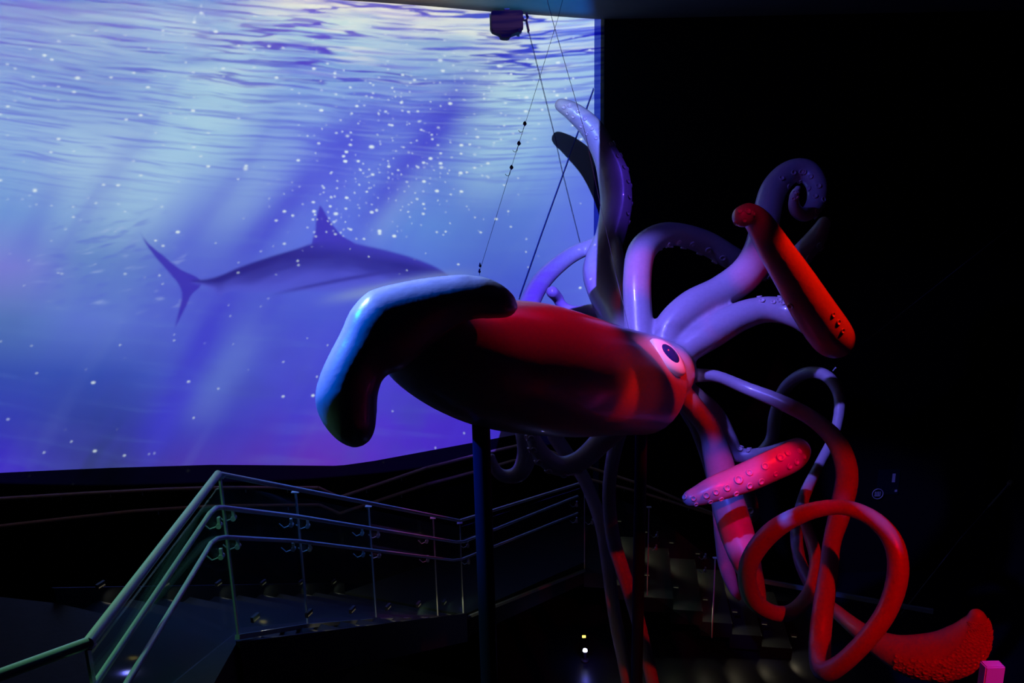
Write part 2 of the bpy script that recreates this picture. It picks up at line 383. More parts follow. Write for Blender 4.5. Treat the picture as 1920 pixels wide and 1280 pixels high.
    # --- choppy little waves left of the fish
    ch = N.noise(N.xyz(N.m('MULTIPLY', u, .022), N.m('MULTIPLY', N.m('ADD', v, N.m('MULTIPLY', u, .22)), .085)), 1., 3., .4)
    cm = N.m('MULTIPLY', N.sm(N.m('ABSOLUTE', N.m('SUBTRACT', u, 220)), 190, 60), N.sm(N.m('ABSOLUTE', N.m('SUBTRACT', v, 490)), 135, 50))
    col = N.mix(N.m('MULTIPLY', N.sm(ch, .54, .66), N.m('MULTIPLY', cm, .42)), col, lin((80, 92, 206)))
    col = N.mix(N.m('MULTIPLY', N.sm(ch, .40, .28), N.m('MULTIPLY', cm, .45)), col, lin((176, 190, 232)))
    # soft murk low on the left
    mk = N.noise(N.xyz(N.m('MULTIPLY', u, .005), N.m('MULTIPLY', v, .006), 7.), 1., 3.)
    col = N.mix(N.m('MULTIPLY', N.sm(mk, .5, .7), N.m('MULTIPLY', N.sm(v, 520, 760), .45)), col, lin((64, 70, 170)))
    # --- the fish
    X = lambda pts: N.curve(u, pts, 240, 900, 1000)
    top = X([(240, 522), (360, 524), (400, 519), (450, 500), (500, 484), (550, 470), (590, 458), (640, 455), (690, 463), (740, 473), (790, 487), (830, 504), (860, 524), (900, 540)])
    bot = X([(240, 526), (360, 530), (395, 541), (412, 553), (426, 546), (480, 549), (560, 549), (640, 552), (700, 553), (760, 545), (830, 530), (860, 524), (900, 500)])
    e1 = N.m('SUBTRACT', v, top); e2 = N.m('SUBTRACT', bot, v)
    inx = N.m('MULTIPLY', N.sm(u, 352, 366), N.sm(u, 868, 850))
    body = N.m('MULTIPLY', N.m('MULTIPLY', N.sm(e1, -3, 4), N.sm(e2, -4, 5)), inx)
    Yc = lambda pts: N.curve(v, pts, 380, 620, 1000)
    tl = Yc([(380, 260), (444, 269), (480, 292), (510, 318), (532, 335), (550, 341), (570, 338), (605, 330), (620, 328)])
    trr = Yc([(380, 255), (444, 271), (480, 310), (505, 342), (520, 372), (535, 376), (548, 362), (572, 350), (605, 333), (620, 326)])
    tail = N.m('MULTIPLY', N.sm(N.m('SUBTRACT', u, tl), -2, 3), N.sm(N.m('SUBTRACT', trr, u), -2, 3))
    dl = Yc([(380, 599), (392, 595), (410, 590), (440, 587), (455, 582), (620, 582)]); dr = Yc([(380, 590), (392, 601), (410, 612), (430, 626), (445, 640), (460, 664), (500, 664), (620, 664)])
    dors = N.m('MULTIPLY', N.m('MULTIPLY', N.sm(N.m('SUBTRACT', u, dl), -2, 3), N.sm(N.m('SUBTRACT', dr, u), -2, 3)), N.sm(v, 470, 458))
    frac = N.m('DIVIDE', e1, N.m('MAXIMUM', N.m('ADD', e1, e2), 1.))
    fn = N.noise(N.xyz(N.m('MULTIPLY', u, .010), N.m('MULTIPLY', e1, .04)), 1., 2.)
    bc = N.mix(N.sm(N.m('ADD', frac, N.m('MULTIPLY', fn, .6)), .45, 1.25), lin((34, 26, 132)), lin((80, 80, 204)))
    bc = N.mix(N.m('MULTIPLY', N.sm(frac, .0, .35, 1., 0.), N.sm(u, 520, 640)), bc, lin((58, 50, 176)))
    col = N.mix(N.m('MULTIPLY', N.m('MAXIMUM', tail, dors), .92), col, lin((56, 42, 178)))
    col = N.mix(N.m('MULTIPLY', body, N.sm(frac, .6, 1., .97, .72)), col, bc)
    # dark fin line and pale throat
    fl = shaft(545, 547, 720, 512, 4, .75)
    col = N.mix(fl, col, lin((44, 38, 140)))
    th = shaft(640, 560, 850, 515, 11, .85)
    col = N.mix(th, col, lin((124, 138, 196)))
    # --- bubbles and drifting specks
    def bub(sc, seed, dens, rmin, rmax, soft=.25, asp=1.6):
        vo = N.n('ShaderNodeTexVoronoi', feature='F1'); nt.links.new(N.xyz(N.m('MULTIPLY', u, sc / 100), N.m('MULTIPLY', v, sc * asp / 100), seed), vo.inputs['Vector'])
        vo.voronoi_dimensions = '2D' if False else '3D'; vo.inputs['Scale'].default_value = 1.
        se = N.n('ShaderNodeSeparateXYZ'); nt.links.new(vo.outputs['Color'], se.inputs[0])
        r_ = N.m('MULTIPLY_ADD', N.m('POWER', se.outputs[1], 4.), rmax - rmin, rmin)
        on = N.m('LESS_THAN', se.outputs[0], dens)
        d_ = N.m('DIVIDE', vo.outputs['Distance'], r_)
        return N.m('MULTIPLY', N.sm(d_, 1., 1. - soft * 2), on)
    # two clouds where they gather
    cl = N.m('MULTIPLY', N.sm(N.m('ABSOLUTE', N.m('ADD', N.m('SUBTRACT', u, 760), N.m('MULTIPLY', N.m('SUBTRACT', v, 300), .35))), 270, 60), N.sm(N.m('ABSOLUTE', N.m('SUBTRACT', v, 270)), 240, 90))
    d1 = N.m('MULTIPLY_ADD', cl, .7, N.sm(v, 620, 300, .03, .16))
    b1 = bub(7.2, 2.2, d1, .15, .38); b2 = bub(3.4, 6.4, N.m('MULTIPLY_ADD', cl, .85, .05), .10, .26, .35); b3 = bub(2.0, 11.4, N.m('MULTIPLY', N.sm(v, 560, 300), N.sm(u, 420, 200, .2, .7)), .07, .15, .4, 1.1)
    b4 = bub(11., 17.7, N.m('MULTIPLY_ADD', cl, .32, .02), .16, .32, .3, 1.2)
    bb = N.m('MULTIPLY', N.m('MAXIMUM', N.m('MAXIMUM', b1, b4), N.m('MAXIMUM', b2, b3)), .95)
    col = N.mix(bb, col, lin((232, 240, 244)))
    # --- gate of the film: right edge and lower edge of the beam
    edge = N.curve(u, [(-100, 0), (500, 0), (680, 1), (900, 25), (1125, 38), (1200, 40)], -100, 1200, 1000)
    Rm = PM.to_3x3()
    def wdir(r_):
        return N.m('ADD', N.m('ADD', N.m('MULTIPLY', sp.outputs[0], Rm[r_][0]), N.m('MULTIPLY', sp.outputs[1], Rm[r_][1])), N.m('MULTIPLY', sp.outputs[2], Rm[r_][2]))
    wx, wy, wz = wdir(0), wdir(1), wdir(2)
    q = N.m('DIVIDE', wx, N.m('MAXIMUM', wy, .01))
    hh = CE_ - PROJ.z
    dq = sorted(((x_ - PROJ.x) / (y_ - PROJ.y), hh / math.hypot(x_ - PROJ.x, y_ - PROJ.y)) for x_, y_ in SCRC)[::2]
    thr = N.curve(q, dq, dq[0][0], dq[-1][0], .1)
    el = N.m('DIVIDE', wz, N.m('SQRT', N.m('ADD', N.m('MULTIPLY', wx, wx), N.m('MULTIPLY', wy, wy))))
    over = N.m('MULTIPLY', N.m('GREATER_THAN', el, N.m('MULTIPLY', thr, 1.012)), N.m('GREATER_THAN', wy, .15))
    og_fade = N.m('MULTIPLY', N.sm(N.m('DIVIDE', el, thr), 1.8, 1.25), N.sm(N.m('DIVIDE', el, thr), 1.008, 1.09))
    oc = N.ramp(q, [(-.6, (104, 80, 54)), (-.28, (96, 74, 52)), (-.16, (60, 70, 72)), (-.07, (32, 62, 84)), (.02, (0, 62, 104)), (.10, (0, 56, 118)), (.118, (0, 30, 80)), (.13, (0, 0, 0))], -.6, .2)  # ceiling glow colours put into the beam in place of screen bounce
    col = N.mix(over, col, oc)
    hh = CE_ - PROJ.z; wzc = N.m('MAXIMUM', wz, .02)
    og = N.m('MINIMUM', N.m('DIVIDE', hh * hh / 40 * (.8 / .07), N.m('MULTIPLY', wzc, N.m('MULTIPLY', wzc, wzc))), 500.)
    low = N.curve(u, [(-100, 899), (0, 896), (400, 885), (640, 884), (960, 830), (1130, 800), (1200, 790)], -100, 1200, 1000)
    gate = N.m('MULTIPLY', N.m('MULTIPLY', N.m('LESS_THAN', u, 1124.), N.m('GREATER_THAN', sp.outputs[2], -2.)), N.m('LESS_THAN', N.m('SUBTRACT', v, low), 14.))
    gate = N.m('MULTIPLY', gate, N.m('MAXIMUM', over, N.m('MULTIPLY', N.m('GREATER_THAN', v, -45.), N.m('GREATER_THAN', u, -60.))))
    gate = N.m('MAXIMUM', N.m('MULTIPLY', gate, N.m('GREATER_THAN', wy, .1)), N.m('MULTIPLY', over, N.m('GREATER_THAN', z, .3)))
    gate = N.m('MULTIPLY', gate, N.m('GREATER_THAN', z, .05))
    st = N.m('MULTIPLY', gate, N.m('ADD', N.m('MULTIPLY', N.m('MINIMUM', comp, 20.), N.m('SUBTRACT', 1., over)), N.m('MULTIPLY', N.m('MULTIPLY', og, og_fade), over)))
    col = N.mix(1., col, (.88, .97, .96), 'MULTIPLY')
    nt.links.new(col, em.inputs[0]); nt.links.new(st, em.inputs[1])
build_film()
pj.data.energy = 40 * 4 * math.pi ** 2 / .8

# ------------------------------------------------------------------ the room
def interp(t, x):
    if x <= t[0][0]: return t[0][1]
    for (a, b), (c, d) in zip(t, t[1:]):
        if x <= c: return b + (d - b) * (x - a) / (c - a)
    return t[-1][1]
LOW = [(-400, 912), (0, 886), (200, 877), (400, 871), (520, 872), (636, 873), (700, 864), (830, 840), (960, 816), (1115, 790), (1200, 778)]
def low_z(x, y):                         # height of the lower edge of the screen at a plan point
    z = SCR_BOT
    for _ in range(12):
        px, py = pix(Vector((x, y, z))); z += (py - interp(LOW, px)) * y / F
    return z
zb = [low_z(x, y) for x, y in SCRC]
bm = bmesh.new(); wallstrip(bm, SCRC, zb, SCR_TOP, .15); struct('wall_screen', bm, 'screen', True)
bm = bmesh.new(); wallstrip(bm, SCRC, 0, zb, .15); struct('wall_below_screen', bm, 'black', True)
CE = SCR_TOP
X1, Y1 = SCRC[-1]
bm = bmesh.new(); wallstrip(bm, [(X1, Y1), (X1 + .085, Y1 + .02)], 0, CE, .16); struct('trim_1', bm, 'strip')
bm = bmesh.new(); wallstrip(bm, [(X1 + .085, Y1 + .04), (7.2, Y1 + .04)], 0, CE, .15); struct('wall_back', bm, 'black')
bm = bmesh.new(); box(bm, (7.2, -2.5, 0), (7.35, Y1 + .2, CE)); struct('wall_right', bm, 'black')
bm = bmesh.new(); box(bm, (-9.35, -2.5, 0), (-9.2, 7.35, CE)); struct('wall_left', bm, 'black')
bm = bmesh.new(); box(bm, (-9.35, -2.65, 0), (7.35, -2.5, CE)); struct('wall_rear', bm, 'black')
bm = bmesh.new(); box(bm, (-9.35, -2.65, -.15), (7.35, Y1 + .3, 0)); struct('floor', bm, 'floor')
bm = bmesh.new(); box(bm, (-9.35, -2.65, CE), (7.35, Y1 + .3, CE + .12)); struct('ceiling', bm, 'ceil')

# ------------------------------------------------------------------ the squid
ARMS = {}
def K(px, py, Y, half): p = P(px, py, Y); return (*p, rad(p, half))
def dense(keys, n=8):
    q = cr([K(*k) for k in keys], n); return [Vector(a[:3]) for a in q], [max(.012, a[3]) for a in q]
bmS = bmesh.new()
def arm(name, keys, n=8, seg=16):
    p, r = dense(keys, n); ARMS[name] = (p, r); a, b = capped(p, r, seg); tube(bmS, a, b, seg)
# mantle
MK = [(735, 622, 3.95, 45), (762, 634, 4.05, 74), (800, 648, 4.15, 94), (865, 668, 4.35, 112), (930, 682, 4.6, 122), (1005, 691, 4.88, 124), (1080, 704, 5.18, 115), (1145, 713, 5.45, 103), (1190, 718, 5.66, 97), (1207, 720, 5.74, 95)]
p, r = dense(MK, 10)
a, b = capped(p[:], r[:], 48); tube(bmS, a[:-4] + [a[-5] + (a[-5] - a[-6]).normalized() * .02], b[:-4] + [b[-5] * .93], 48)
# head
arm('head', [(1165, 714, 5.5, 60), (1200, 706, 5.68, 62), (1225, 701, 5.8, 66), (1247, 697, 5.9, 60), (1263, 694, 6.0, 44)], 8, 40)
# arms
arm('tall', [(1225, 690, 6.1, 18), (1170, 632, 6.7, 26), (1146, 580, 7.2, 30), (1124, 520, 7.6, 31), (1126, 490, 7.8, 30), (1143, 445, 8.0, 28), (1155, 385, 8.3, 30), (1150, 330, 8.45, 30), (1133, 285, 8.5, 24), (1108, 240, 8.52, 22), (1075, 210, 8.53, 18), (1052, 197, 8.54, 13)])
arm('curl_back', [(1225, 700, 6.2, 16), (1170, 560, 7.2, 14), (1150, 450, 7.9, 13), (1110, 461, 8.0, 14), (1060, 486, 7.9, 16), (1008, 538, 7.6, 19), (978, 620, 7.1, 20), (972, 720, 6.8, 20), (984, 800, 6.7, 20), (988, 850, 6.7, 19), (975, 885, 6.7, 17), (950, 893, 6.7, 13), (932, 884, 6.7, 11), (924, 866, 6.7, 9), (922, 855, 6.7, 7)])
arm('hooked', [(1225, 690, 6.2, 16), (1190, 610, 6.8, 17), (1150, 592, 7.3, 18), (1110, 586, 7.5, 17), (1078, 585, 7.5, 12), (1055, 574, 7.5, 10), (1045, 558, 7.5, 11), (1035, 547, 7.4, 12)])
arm('arch', [(1225, 700, 5.95, 28), (1202, 640, 6.1, 29), (1196, 580, 6.25, 27), (1195, 520, 6.4, 27), (1204, 470, 6.6, 27), (1235, 443, 6.8, 24), (1275, 440, 7.0, 22), (1325, 456, 7.2, 23), (1375, 485, 7.3, 22), (1420, 506, 7.4, 18), (1455, 502, 7.5, 17), (1495, 482, 7.5, 20), (1527, 450, 7.5, 20), (1545, 418, 7.5, 13)])
arm('question', [(1240, 690, 6.0, 28), (1252, 622, 6.1, 30), (1295, 578, 6.2, 33), (1350, 548, 6.3, 31), (1398, 514, 6.4, 32), (1424, 470, 6.6, 30), (1436, 410, 6.8, 26), (1450, 357, 7.0, 25), (1478, 325, 7.1, 23), (1510, 320, 7.1, 22), (1531, 345, 7.0, 20), (1530, 380, 6.9, 18), (1510, 402, 6.8, 14), (1491, 392, 6.7, 12), (1489, 366, 6.6, 9), (1497, 352, 6.55, 6)])
arm('elbow', [(1240, 692, 5.95, 26), (1285, 655, 6.0, 28), (1335, 622, 6.05, 31), (1390, 592, 6.1, 28), (1440, 580, 6.1, 25), (1490, 588, 6.0, 26), (1535, 612, 5.75, 28), (1566, 636, 5.4, 32), (1558, 628, 5.05, 40), (1528, 585, 4.95, 40), (1490, 524, 4.9, 36), (1450, 462, 4.85, 31), (1423, 418, 4.8, 26), (1405, 402, 4.75, 22), (1392, 406, 4.66, 21)])
arm('lower_broad', [(1240, 700, 5.95, 26), (1300, 765, 5.9, 22), (1330, 805, 5.85, 22), (1346, 860, 5.8, 27), (1362, 930, 5.7, 31), (1382, 1000, 5.5, 32), (1402, 1060, 5.3, 26), (1420, 1105, 5.2, 16), (1430, 1130, 5.15, 8)])
arm('club_arm', [(1250, 695, 6.0, 18), (1298, 738, 6.1, 18), (1335, 778, 6.1, 23), (1360, 825, 6.05, 23), (1385, 852, 6.0, 15), (1430, 852, 5.9, 14), (1472, 842, 5.75, 15), (1496, 842, 5.45, 22), (1482, 857, 5.1, 28), (1440, 876, 5.0, 29), (1395, 896, 4.95, 28), (1345, 914, 4.9, 25), (1312, 928, 4.88, 20), (1294, 934, 4.86, 16)])
arm('crescent', [(1250, 700, 6.2, 14), (1310, 810, 6.6, 14), (1345, 920, 6.9, 15), (1354, 1000, 6.9, 15), (1362, 1060, 6.9, 15), (1376, 1105, 6.9, 10), (1386, 1122, 6.9, 5)])
arm('spotted_tip', [(1250, 700, 6.3, 14), (1330, 790, 6.8, 14), (1385, 880, 7.2, 14), (1405, 930, 7.3, 13), (1411, 955, 7.3, 12), (1411, 968, 7.25, 11)])
arm('under_curl', [(1225, 710, 6.1, 24), (1175, 780, 6.3, 24), (1130, 825, 6.4, 22), (1090, 862, 6.4, 20), (1052, 874, 6.4, 19), (1022, 858, 6.4, 18), (1003, 828, 6.4, 15), (996, 800, 6.4, 10)])
arm('drooping_left', [(1225, 715, 6.2, 14), (1120, 760, 7.0, 15), (1040, 800, 7.4, 15), (1062, 850, 7.4, 14), (1094, 895, 7.3, 13), (1115, 945, 7.2, 13), (1130, 990, 7.1, 14), (1140, 1060, 7.0, 13), (1152, 1150, 6.9, 13), (1168, 1230, 6.8, 13), (1182, 1310, 6.7, 12)])
arm('drooping_right', [(1230, 715, 6.2, 14), (1185, 770, 6.6, 14), (1156, 830, 6.7, 14), (1142, 920, 6.7, 13), (1150, 1010, 6.7, 14), (1168, 1070, 6.6, 14), (1190, 1140, 6.5, 14), (1208, 1210, 6.4, 13), (1226, 1290, 6.3, 13)])
# the two long feeding tentacles
arm('looping_tentacle', [(1250, 700, 6.1, 14), (1300, 703, 6.05, 14), (1345, 706, 6.0, 12), (1400, 728, 5.9, 13), (1465, 754, 5.7, 15), (1525, 786, 5.5, 16), (1570, 830, 5.3, 19), (1588, 890, 5.1, 21), (1575, 960, 4.9, 20), (1560, 1015, 4.7, 17), (1553, 1075, 4.5, 18), (1542, 1150, 4.3, 20), (1537, 1215, 4.15, 21), (1543, 1257, 3.95, 20), (1575, 1246, 3.84, 18), (1625, 1198, 3.78, 18), (1665, 1140, 3.8, 19), (1684, 1070, 3.86, 20), (1672, 1010, 3.95, 19), (1630, 968, 4.06, 17), (1570, 950, 4.16, 15), (1500, 965, 4.24, 17), (1440, 1003, 4.35, 19), (1403, 1060, 4.45, 18), (1408, 1115, 4.6, 18), (1440, 1145, 4.7, 16), (1482, 1148, 4.8, 15), (1517, 1112, 4.95, 14), (1530, 1055, 5.1, 13), (1517, 1000, 5.3, 12), (1500, 955, 5.4, 10)], 8, 14)
arm('clubbed_tentacle', [(1250, 705, 6.4, 12), (1320, 820, 7.0, 12), (1400, 860, 7.3, 12), (1444, 830, 7.4, 12), (1453, 780, 7.4, 12), (1472, 728, 7.3, 12), (1510, 700, 7.1, 12), (1550, 705, 6.9, 12), (1574, 745, 6.7, 11), (1566, 810, 6.5, 10), (1537, 870, 6.3, 10), (1510, 925, 6.1, 11), (1494, 990, 5.9, 12), (1500, 1050, 5.5, 12), (1530, 1112, 5.0, 13), (1575, 1152, 4.65, 14), (1620, 1188, 4.42, 19), (1672, 1218, 4.28, 30), (1725, 1230, 4.2, 40), (1775, 1226, 4.15, 43), (1812, 1202, 4.12, 38), (1830, 1172, 4.12, 26), (1832, 1155, 4.12, 16)], 8, 16)
# tail fin: outline and spine lines, swelled between them
OUT = [(972, 575), (966, 588), (948, 597), (920, 598), (885, 600), (850, 612), (815, 640), (780, 672), (752, 695), (730, 702), (716, 716), (709, 745), (707, 780), (702, 812), (688, 832), (664, 840), (635, 828), (610, 802), (593, 768), (590, 738), (600, 700), (618, 660), (638, 622), (657, 580), (688, 547), (730, 533), (780, 523), (830, 516), (872, 514), (915, 520), (948, 537), (966, 556)]
SPN = [(660, 812), (655, 775), (664, 735), (684, 690), (715, 650), (752, 618), (795, 592), (840, 573), (885, 560), (930, 562), (950, 572)]
FIN_T, FIN_W = .21, 92.
def finY(x, y): return 3.55 + (x - 590) * .0013 + (y - 700) * -.0004
outl = [q for q in cr([(float(a), float(b)) for a, b in OUT] + [OUT[0]], 4)][:-1]
def inside(x, y):
    c = False; m = len(outl)
    for k in range(m):
        (x0, y0), (x1, y1) = outl[k], outl[(k + 1) % m]
        if (y0 > y) != (y1 > y) and x < (x1 - x0) * (y - y0) / (y1 - y0) + x0: c = not c
    return c
def nearest(x, y):
    best = (1e9, 0, 0); m = len(outl)
    for k in range(m):
        (x0, y0), (x1, y1) = outl[k], outl[(k + 1) % m]; ex, ey = x1 - x0, y1 - y0
        t = max(0, min(1, ((x - x0) * ex + (y - y0) * ey) / (ex * ex + ey * ey + 1e-9))); qx, qy = x0 + t * ex, y0 + t * ey
        d = math.hypot(x - qx, y - qy)
        if d < best[0]: best = (d, qx, qy)
    return best
G = 7.; cells = {(i, k) for i in range(82, 142) for k in range(72, 122) if inside((i + .5) * G, (k + .5) * G)}
FV = {}
def fv(i, k, side):
    nb = [(i - a, k - b) in cells for a in (0, 1) for b in (0, 1)]
    x, y = i * G, k * G; d, qx, qy = nearest(x, y)
    if not all(nb): x, y, th, key = qx, qy, 0., (i, k, 0)
    else: th = FIN_T * math.sqrt(1 - (1 - min(d / FIN_W, 1)) ** 2); key = (i, k, side)
    if key not in FV: FV[key] = bmS.verts.new(P(x, y, finY(x, y) + side * th))
    return FV[key]
for i, k in cells:
    for side in (-1, 1):
        q = [fv(i, k, side), fv(i + 1, k, side), fv(i + 1, k + 1, side), fv(i, k + 1, side)]
        if len(set(q)) < 4: q = list(dict.fromkeys(q))
        if len(q) >= 3 and not bmS.faces.get(q): bmS.faces.new(q if side < 0 else q[::-1])
bmesh.ops.recalc_face_normals(bmS, faces=bmS.faces)

squid = empty('giant_squid_model', P(900, 720, 4.7), 'large glossy model squid with curling suckered arms, held up on two dark poles', 'squid model')
body = link('body', bmS, 'skin')
md = body.modifiers.new('merge', 'REMESH'); md.mode = 'VOXEL'; md.voxel_size = .017; md.use_smooth_shade = True
ms = body.modifiers.new('soft', 'SMOOTH'); ms.factor = .5; ms.iterations = 6
bpy.context.view_layer.update()
dg = bpy.context.evaluated_depsgraph_get(); ev_ = body.evaluated_get(dg)
me = bpy.data.meshes.new_from_object(ev_); body.modifiers.clear(); body.data = me; me.name = 'body'
for q in me.polygons: q.use_smooth = True
if not me.materials: me.materials.append(M['skin'])
print('BODY', len(me.vertices), len(me.polygons))
body.parent = squid; body.matrix_parent_inverse = squid.matrix_world.inverted()
BV = BVHTree.FromPolygons([v.co for v in me.vertices], [list(q.vertices) for q in me.polygons])
def surf(px, py):
    d = ray(px, py).normalized(); h = BV.ray_cast(CP, d); return h[0], h[1]

# suckers: little cups standing on the skin
bm = bmesh.new(); lathe(bm, [(.75, -.35), (1.0, .12), (1.02, .34), (.92, .46), (.76, .46), (.62, .34), (.5, .16), (.28, .08), (.02, .06)], 18)
sk_me = bpy.data.meshes.new('sucker'); bmesh.ops.recalc_face_normals(bm, faces=bm.faces); bm.to_mesh(sk_me); bm.free(); sk_me.materials.append(M['sucker'])
for q in sk_me.polygons: q.use_smooth = True
nsuck = 0
def sucker(loc, nor, r_):
    global nsuck
    o = bpy.data.objects.new('sucker', sk_me); C.objects.link(o)
    q = nor.to_track_quat('Z', 'Y').to_matrix().to_4x4(); o.parent = squid; o.matrix_parent_inverse = squid.matrix_world.inverted()
    o.matrix_world = Matrix.Translation(loc) @ q @ Matrix.Diagonal((r_, r_, r_, 1)); nsuck += 1
def by_sight(lst):
    for px, py, h in lst:
        l, nn = surf(px, py)
        if l is not None: sucker(l, nn, rad(l, h * 1.25))
# pink club
by_sight([(1284, 932, 4), (1300, 934, 4), (1305, 945, 3.5), (1324, 928, 5), (1332, 940, 4), (1342, 922, 4.5), (1352, 935, 4), (1363, 914, 5), (1380, 925, 4.5), (1384, 899, 6.5), (1405, 910, 5), (1405, 886, 5), (1427, 902, 5), (1434, 874, 5.5), (1454, 888, 4), (1463, 858, 6), (1477, 850, 4.5), (1480, 873, 5), (1493, 865, 5), (1498, 846, 5), (1508, 856, 4)])
# tip of the tall arm, the red elbow arm and others seen face on
by_sight([(1058, 200, 3.5), (1068, 198, 3.5), (1064, 212, 3), (1075, 218, 3), (1083, 208, 3.5), (1096, 222, 3.5), (1090, 236, 3), (1110, 240, 3.5), (1118, 258, 3), (1100, 250, 3),
          (1388, 396, 4), (1402, 396, 5), (1412, 400, 4), (1396, 412, 4), (1380, 418, 4), (1468, 568, 4), (1483, 573, 5), (1450, 566, 3.5),
          (1562, 590, 4), (1572, 604, 4.5), (1580, 620, 4), (1408, 958, 5)])
# rows along an arm, on the side that faces a given way
def row(name, i0, i1, way, r_, step=4, spread=.35, fade=1.):
    p, rr = ARMS[name]; way = Vector(way).normalized(); k = 0
    for i in range(i0, min(i1, len(p) - 1), step):
        t = (p[i + 1] - p[i - 1]).normalized(); d = (way - t * way.dot(t)).normalized(); e = t.cross(d)
        for sgn in (-1, 1):
            dd = (d + e * sgn * spread).normalized()
            h = BV.ray_cast(p[i] + dd * rr[i] * 3, -dd, rr[i] * 3)
            if h[0] is not None and (h[0] - p[i]).length < rr[i] * 1.6: sucker(h[0], dd, r_ * (fade ** k))
        k += 1
row('arch', 40, 100, (0, -.6, -1), .030, 5, .5)
row('question', 58, 96, (-.4, -.7, -.5), .024, 5, .5)
row('question', 112, 124, (0, -1, .1), .016, 4, .5)
row('under_curl', 26, 56, (-.2, -.5, -1), .028, 5, .5)
row('tall', 45, 66, (1, -.4, -.1), .026, 4, .5)
row('elbow', 30, 44, (0, -.2, 1), .022, 5, .4)
row('club_arm', 32, 40, (0, -.1, 1), .020, 4, .4)
print('SUCKERS', nsuck)
# the many small suckers of the great club, one cluster nobody could count
bm = bmesh.new(); p, rr = ARMS['clubbed_tentacle']; rnd = random.Random(3)
for i in range(138, len(p) - 3, 1):
    t = (p[i + 1] - p[i - 1]).normalized(); d = Vector((0, -.75, -.66)); d = (d - t * d.dot(t)).normalized(); e = t.cross(d)
    for j in range(9):
        a_ = (j - 4) / 4 * 1.15 + (i % 2) * .14 + rnd.uniform(-.05, .05)
        dd = d * math.cos(a_) + e * math.sin(a_); h = BV.ray_cast(p[i] + dd * rr[i] * 3, -dd, rr[i] * 3)
        if h[0] is None: continue
        s_ = .015 * rnd.uniform(.7, 1.25) * (rr[i] / .11) ** .5
        lathe(bm, [(.8, -.3), (1., .2), (.95, .62), (.7, .66), (.5, .3), (.02, .22)], 8, Matrix.Translation(h[0]) @ dd.to_track_quat('Z', 'Y').to_matrix().to_4x4() @ Matrix.Scale(s_, 4))
tag(link('club_suckers', bm, 'sucker', squid), 'dense small suckers covering the club', kind='stuff')

# eye: almond white with a round dark glass pupil
l, nn = surf(1252, 669)
nn = (nn + (CP - l).normalized() * .25).normalized()
up_ = (P(1229, 640, l.y) - P(1278, 703, l.y)); up_ = (up_ - nn * up_.dot(nn)).normalized(); sd = up_.cross(nn).normalized()
EM = Matrix(((sd.x, up_.x, nn.x, l.x), (sd.y, up_.y, nn.y, l.y), (sd.z, up_.z, nn.z, l.z), (0, 0, 0, 1)))
bm = bmesh.new(); ra, rb = rad(l, 26), rad(l, 46); n = 40; rings = []
for t, zz in ((0, .050), (.35, .048), (.7, .040), (.92, .026), (1., .008), (1.0, -.06)):
    rg = []
    for k in range(n):
        a_ = 2 * math.pi * k / n; cx, cy = math.cos(a_), math.sin(a_)
        w_ = ra * (abs(cx) ** 1.0) * (1 - .30 * abs(cy) ** 2); rg.append(bm.verts.new(EM @ Vector((math.copysign(w_, cx) * max(t, .02), rb * cy * max(t, .02), zz))))
    rings.append(rg)
for a_, b_ in zip(rings, rings[1:]):
    for k in range(n): bm.faces.new((a_[k], a_[(k + 1) % n], b_[(k + 1) % n], b_[k]))
bm.faces.new(rings[0]); eye = link('eye', bm, 'white', squid)
bm = bmesh.new(); lathe(bm, [(1., -.4), (1., .0), (.93, .3), (.78, .56), (.55, .78), (.28, .93), (.04, 1.)], 32, EM @ Matrix.Translation((-rad(l, 1), rad(l, 3), .042)) @ Matrix.Diagonal((rad(l, 13.5), rad(l, 23), .030, 1)))
link('pupil', bm, 'pupil', eye)

# two support poles
for px, top, Y, half, lab in ((900, 745, 4.45, 16.5, 'thick dark blue steel pole under the middle of the squid mantle'), (1203, 775, 5.62, 11, 'thin dark steel pole under the squid head')):
    t_ = P(px, top, Y); bx_ = t_.x; e = empty('support_pole', (bx_, Y, 0), lab, 'pole', 'poles under the squid')
    r_ = rad(P(px, 1000, Y), half); bm = bmesh.new(); lathe(bm, [(r_, .02), (r_, t_.z)], 28, Matrix.Translation((bx_, Y, 0))); link('shaft', bm, 'pole', e)
    bm = bmesh.new(); lathe(bm, [(r_ * 3.2, 0), (r_ * 3.2, .018), (r_ * 1.2, .03), (r_ * 1.15, .09)], 28, Matrix.Translation((bx_, Y, 0))); link('base_plate', bm, 'pole', e)

# ------------------------------------------------------------------ landings and stairs
UL, ML = CAMZ - 3.02, CAMZ - 5.02                # heights of the upper and the middle landing
p1 = P(440, 1185, 4.42); p1 = Vector((p1.x, 4.42, 0)); p5 = Vector((P(870, 1140, 7.8).x, 7.8, 0)); p6 = Vector((P(1095, 1063, 8.9).x, 8.9, 0))
def slab(name, poly, z0, z1, m='step', st=True):
    bm = bmesh.new(); lo = [bm.verts.new((x, y, z0)) for x, y in poly]; hi = [bm.verts.new((x, y, z1)) for x, y in poly]; k = len(poly)
    bm.faces.new(lo[::-1]); bm.faces.new(hi)
    for i in range(k): bm.faces.new((lo[i], lo[(i + 1) % k], hi[(i + 1) % k], hi[i]))
    return struct(name, bm, m) if st else link(name, bm, m, smooth=False)
dA = (p5 - p1).normalized(); nA = Vector((-dA.y, dA.x, 0))      # to the left of the flight
WD = 1.55
slab('upper_landing', [(p1.x + .0, -.9), (p1.x, p1.y), tuple((p1 + nA * WD)[:2]), (p1.x - 3.2, p1.y + .9), (p1.x - 3.4, -.9)], UL - .28, UL)
NS = 12
stairA = empty('staircase', (p1.x, p1.y, ML), 'dark stone staircase going down behind the left part of the glass balustrade', 'staircase')
